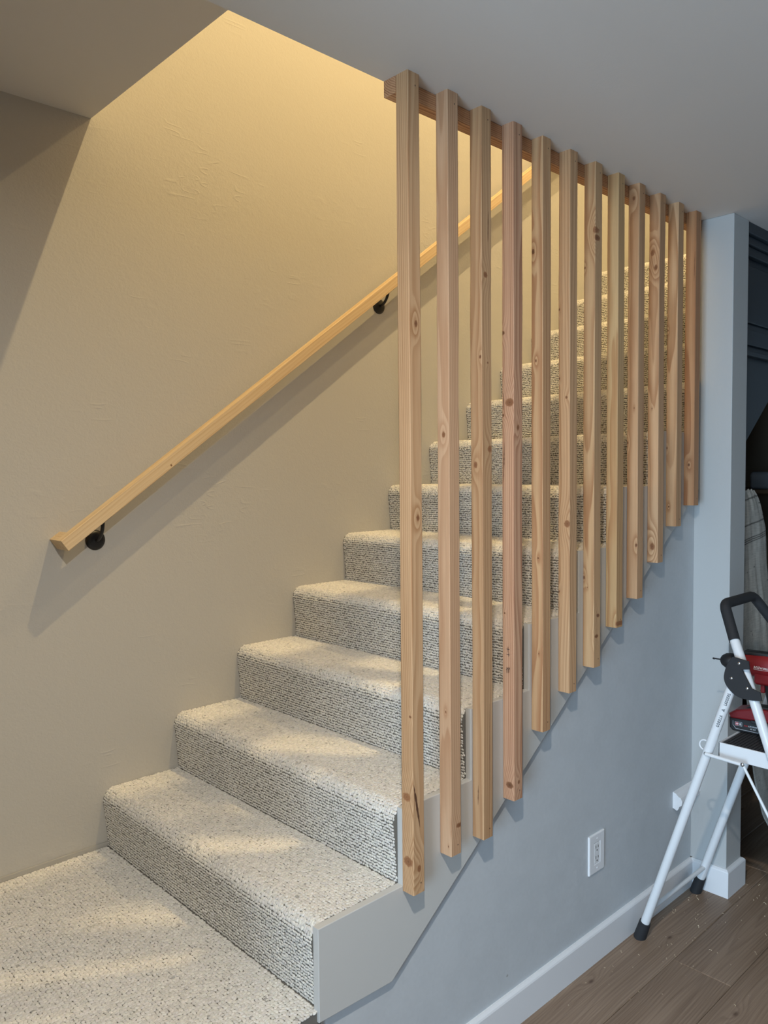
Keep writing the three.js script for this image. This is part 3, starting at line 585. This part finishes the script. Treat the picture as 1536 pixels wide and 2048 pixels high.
// ---------------------------------------------------------------- cordless drill on the ladder platform
{
  const o = thing('cordless_drill', 'red and black cordless drill standing on the ladder platform', 'drill', [2.3, 0.3348, 1.401]);
  o.rotation.y = Math.PI / 2 + 0.1;
  const red = std([0.24, 0.008, 0.012], 0.38), blk = std([0.012, 0.012, 0.013], 0.5), gun = std([0.05, 0.05, 0.055], 0.35, { metalness: 0.6 });
  const turn = (pts) => lathe(pts, 28).rotateZ(-Math.PI / 2);      // lathe axis along +x
  const Y = 0.219;
  const body = part('housing', [turn([[0, -0.115], [0.03, -0.115], [0.038, -0.105], [0.039, -0.03], [0.036, 0.02], [0.032, 0.04], [0, 0.04]]).scale(1, 1.05, 0.86).translate(0, Y, 0), rbx(-0.09, 0.0, Y - 0.06, Y - 0.01, -0.026, 0.026, 0.01, 3)], red, o);
  part('top_cover', rbx(-0.09, 0.034, Y + 0.03, Y + 0.044, -0.018, 0.018, 0.005), blk, body);
  part('rear_band', turn([[0.03, -0.085], [0.0405, -0.083], [0.0405, -0.068], [0.03, -0.066]]).scale(1, 1.05, 0.88).translate(0, Y, 0), blk, body);
  part('torque_collar', turn([[0, 0.038], [0.033, 0.038], [0.034, 0.05], [0.031, 0.056], [0, 0.056]]).translate(0, Y, 0), gun, o);
  const ch = part('chuck', turn([[0, 0.054], [0.0255, 0.054], [0.026, 0.08], [0.024, 0.092], [0.016, 0.104], [0.008, 0.109], [0, 0.109]]).translate(0, Y, 0), blk, o);
  part('drill_bit', [rod([0.104, Y, 0], [0.131, Y + 0.001, 0], 0.0025, 0.0022, 10), rod([0.129, Y, 0], [0.135, Y + 0.001, 0], 0.0034, 0.003, 8)], gun, ch);
  part('handle', tube([[-0.045, Y - 0.045, 0], [-0.05, Y - 0.085, 0], [-0.058, 0.09, 0], [-0.056, 0.066, 0]], 0.02, 20, 16).scale(1, 1, 0.85), blk, o);
  part('trigger', rbx(-0.03, -0.016, Y - 0.088, Y - 0.052, -0.008, 0.008, 0.004), red, o);
  const foot = part('handle_base', prism([[-0.088, 0.044], [0.066, 0.04], [0.072, 0.054], [0.05, 0.07], [0.0, 0.082], [-0.06, 0.084], [-0.086, 0.074]], -0.036, 0.036, 0.006), red, o);
  part('dark_inlay', prism([[-0.06, 0.079], [0.006, 0.077], [0.03, 0.073], [0.0, 0.088], [-0.05, 0.09]], -0.02, 0.02, 0.003), blk, foot);
  const bat = part('battery', prism([[-0.088, 0.0], [0.058, 0.0], [0.068, 0.01], [0.07, 0.042], [-0.088, 0.045]], -0.0375, 0.0375, 0.005), blk, o);
  part('latch', rbx(-0.04, 0.002, 0.036, 0.046, -0.0415, -0.036, 0.002), gun, bat);
  // printed badge on the battery side and script on the housing, both on the side towards the stairs
  const decal = (w, h, draw) => { const cv = document.createElement('canvas'); cv.width = w; cv.height = h; draw(cv.getContext('2d')); const t = new THREE.CanvasTexture(cv); t.colorSpace = THREE.SRGBColorSpace; return new THREE.MeshStandardMaterial({ map: t, transparent: true, roughness: 0.45, polygonOffset: true }); };
  const badge = decal(512, 160, g => {
    g.clearRect(0, 0, 512, 160); g.strokeStyle = '#b9bcc2'; g.lineWidth = 7; g.beginPath(); g.moveTo(12, 10); g.lineTo(12, 80); g.lineTo(60, 140); g.lineTo(430, 150); g.lineTo(490, 60); g.stroke();
    g.lineWidth = 6; g.strokeRect(46, 22, 116, 62); g.fillStyle = '#b0121c'; g.fillRect(50, 26, 50, 54); g.fillStyle = '#e8e8ea'; g.font = 'bold 46px sans-serif'; g.fillText('M18', 56, 70);
    g.fillStyle = '#b0121c'; g.font = 'bold 34px sans-serif'; g.fillText('RED', 196, 76); g.fillStyle = '#d8d8dc'; g.fillText('LITHIUM', 268, 76); g.font = 'bold 30px sans-serif'; g.fillText('XC 5.0', 300, 116);
  });
  const d1 = part('badge', new THREE.PlaneGeometry(0.094, 0.03).rotateY(Math.PI).translate(0.012, 0.021, -0.0379), badge, bat); d1.userData.label = 'white and red printed badge';
  const script = decal(512, 160, g => { g.clearRect(0, 0, 512, 160); g.fillStyle = '#e6d9d6'; g.font = 'italic bold 92px serif'; g.fillText('Milwaukee', 16, 92); g.fillRect(30, 112, 400, 8); });
  const d2 = part('script', new THREE.PlaneGeometry(0.062, 0.02).rotateY(Math.PI).translate(-0.03, Y - 0.004, -0.0345), script, body); d2.userData.label = 'pale script lettering';
}

// ---------------------------------------------------------------- canvas drop cloth in the under-stair opening
{
  const nu = 60, nv = 90, P = [], U = [], I = [];
  const kf = (tab, y) => { for (let i = 0; i + 1 < tab.length; i++) if (y <= tab[i][0] && y >= tab[i + 1][0]) { const t = (tab[i][0] - y) / (tab[i][0] - tab[i + 1][0]); const p0 = tab[Math.max(0, i - 1)][1], p1 = tab[i][1], p2 = tab[i + 1][1], p3 = tab[Math.min(tab.length - 1, i + 2)][1]; return p1 + 0.5 * t * (p2 - p0 + t * (2 * p0 - 5 * p1 + 4 * p2 - p3 + t * (3 * (p1 - p2) + p3 - p0))); } return tab[tab.length - 1][1]; };
  const left = [[1.13, 2.72], [0.5, 2.72], [0.1, 2.81], [-0.05, 2.85], [-0.2, 2.915], [-0.29, 2.94], [-0.36, 2.9], [FL, 2.86]];
  const right = [[1.13, 2.885], [1.05, 2.93], [0.95, 2.985], [0.7, 3.06], [0.3, 3.2], [FL, 3.45]];
  for (const back of [0, 1]) for (let j = 0; j <= nv; j++) for (let i = 0; i <= nu; i++) {
    const v = j / nv, u = i / nu, y = 1.1 - v * (1.1 - FL - 0.004);
    const x0 = kf(left, y), x1 = kf(right, y), x = x0 + (x1 - x0) * u;
    const fold = 0.005 * Math.sin(u * 9 + 1.5 * Math.sin(v * 3)) * (0.35 + 0.65 * v) + 0.008 * vn(u * 3, v * 4, 3) + 0.003 * vn(u * 14, v * 9, 5);
    const flare = 0.06 * sst(0.86, 1, v) + 0.045 * v;
    const yy = y + (v < 0.02 ? 0.008 * vn(u * 22, 1, 4) : 0) + 0.014 * (u - 0.3) * (1 - v) * 0;
    const top = Math.exp(-v * 60) * 0.012;
    P.push(x, Math.max(yy, FL + 0.0015 + 0.0035 * (1 - back)), 1.16 + fold + flare - top - back * 0.0045); U.push(x, y);
  }
  const m = nu + 1, half = m * (nv + 1);
  for (let j = 0; j < nv; j++) for (let i = 0; i < nu; i++) { const a = j * m + i, b = a + 1, c = a + m, d = c + 1; I.push(a, c, b, b, c, d, a + half, b + half, c + half, b + half, d + half, c + half); }
  const side = (a, b) => I.push(a, b, b + half, a, b + half, a + half);
  for (let i = 0; i < nu; i++) { side(i, i + 1); side(nv * m + i + 1, nv * m + i); }
  for (let j = 0; j < nv; j++) { side((j + 1) * m, j * m); side(j * m + nu, (j + 1) * m + nu); }
  const g = new THREE.BufferGeometry(); g.setAttribute('position', new THREE.Float32BufferAttribute(P, 3)); g.setAttribute('uv', new THREE.Float32BufferAttribute(U, 2)); g.setIndex(I); g.computeVertexNormals();
  const ct = tex(512, 1024, (i, j) => {                  // uv: u 2.7..3.5 -> x, v FL..1.13 -> y
    const x = 2.7 + i / 512 * 0.8, y = -0.4 + j / 1024 * 1.54;
    let b = 176 + 12 * vn(x * 700, y * 40, 1) + 12 * vn(x * 40, y * 700, 2) + 14 * vn(x * 9, y * 7, 5) + 8 * vn(x * 30, y * 22, 6);
    const yl = y - 0.12 * (x - 2.72);
    for (const [c, w] of [[0.955, 0.0022], [0.902, 0.0016], [0.894, 0.0016], [0.886, 0.0016], [1.055, 0.002]]) b -= 70 * (1 - sst(w, w * 1.8, Math.abs(yl - c)));
    if (vn(x * 60, y * 60, 9) > 0.9) b -= 70;
    return [b, b * 0.99, b * 0.95];
  });
  ct.repeat.set(1 / 0.8, 1 / 1.54); ct.offset.set(-2.7 / 0.8, 0.4 / 1.54); ct.wrapS = ct.wrapT = THREE.RepeatWrapping;
  single('drop_cloth', g, std([0.95, 0.95, 0.95], 0.95, { map: ct }), 'striped pale canvas drop cloth hanging in the dark under-stair opening', 'drop cloth');
}
// shelf and bin deep in the under-stair store
{
  const o = thing('storage_shelf', 'brown open storage shelf deep in the under-stair store', 'shelf', [4.2, FL, 0.35]);
  for (const x of [0, 0.6]) for (const z of [0, 0.5]) part('post', bx(x, x + 0.03, 0, 1.46, z, z + 0.03), M.shelf, o);
  for (const y of [0.4, 0.9, 1.44]) part('shelf_board', bx(0, 0.63, y, y + 0.02, 0, 0.53), M.shelf, o);
  const b = thing('storage_bin', 'grey plastic bin on the top board of the store shelf', 'bin', [4.385, FL + 1.46, 0.6]);
  part('tub', rbx(-0.07, 0.08, 0, 0.1, -0.03, 0.12, 0.02, 3), std([0.35, 0.38, 0.42], 0.5), b);
  part('carry_handle', new THREE.TorusGeometry(0.05, 0.008, 8, 24, Math.PI).rotateY(0.6).translate(0.03, 0.01, 0.13), M.black, b);
}
// ---------------------------------------------------------------- wood shavings from the trimming
{
  const g = new THREE.TorusGeometry(1, 0.28, 5, 10, 3.6).scale(1, 1, 1.6), n = 150, im = new THREE.InstancedMesh(g, std([0.74, 0.6, 0.42], 0.8), n);
  const m = new THREE.Matrix4(), q = new THREE.Quaternion(), e = new THREE.Euler();
  for (let i = 0; i < n; i++) {
    const s = rr(0.0008, 0.0026) * (rnd() < 0.12 ? 1.7 : 1), x = 1.25 + 1.55 * Math.sqrt(rnd()), z = 1.11 + Math.pow(rnd(), 1.6) * 0.5;
    e.set(rr(-0.5, 0.5) + 1.57, rr(0, 6), rr(0, 6)); q.setFromEuler(e);
    im.setMatrixAt(i, m.compose(new THREE.Vector3(x, FL + s * 0.6, z), q, new THREE.Vector3(s * rr(0.8, 1.8), s * 0.8, s * rr(0.3, 0.8))));
  }
  im.name = 'wood_shavings'; im.castShadow = im.receiveShadow = true; scene.add(im);
  tag(im, 'pale wood shavings and chips strewn over the laminate floor', 'shavings', null, 'stuff');
}
renderer.render(scene, camera);
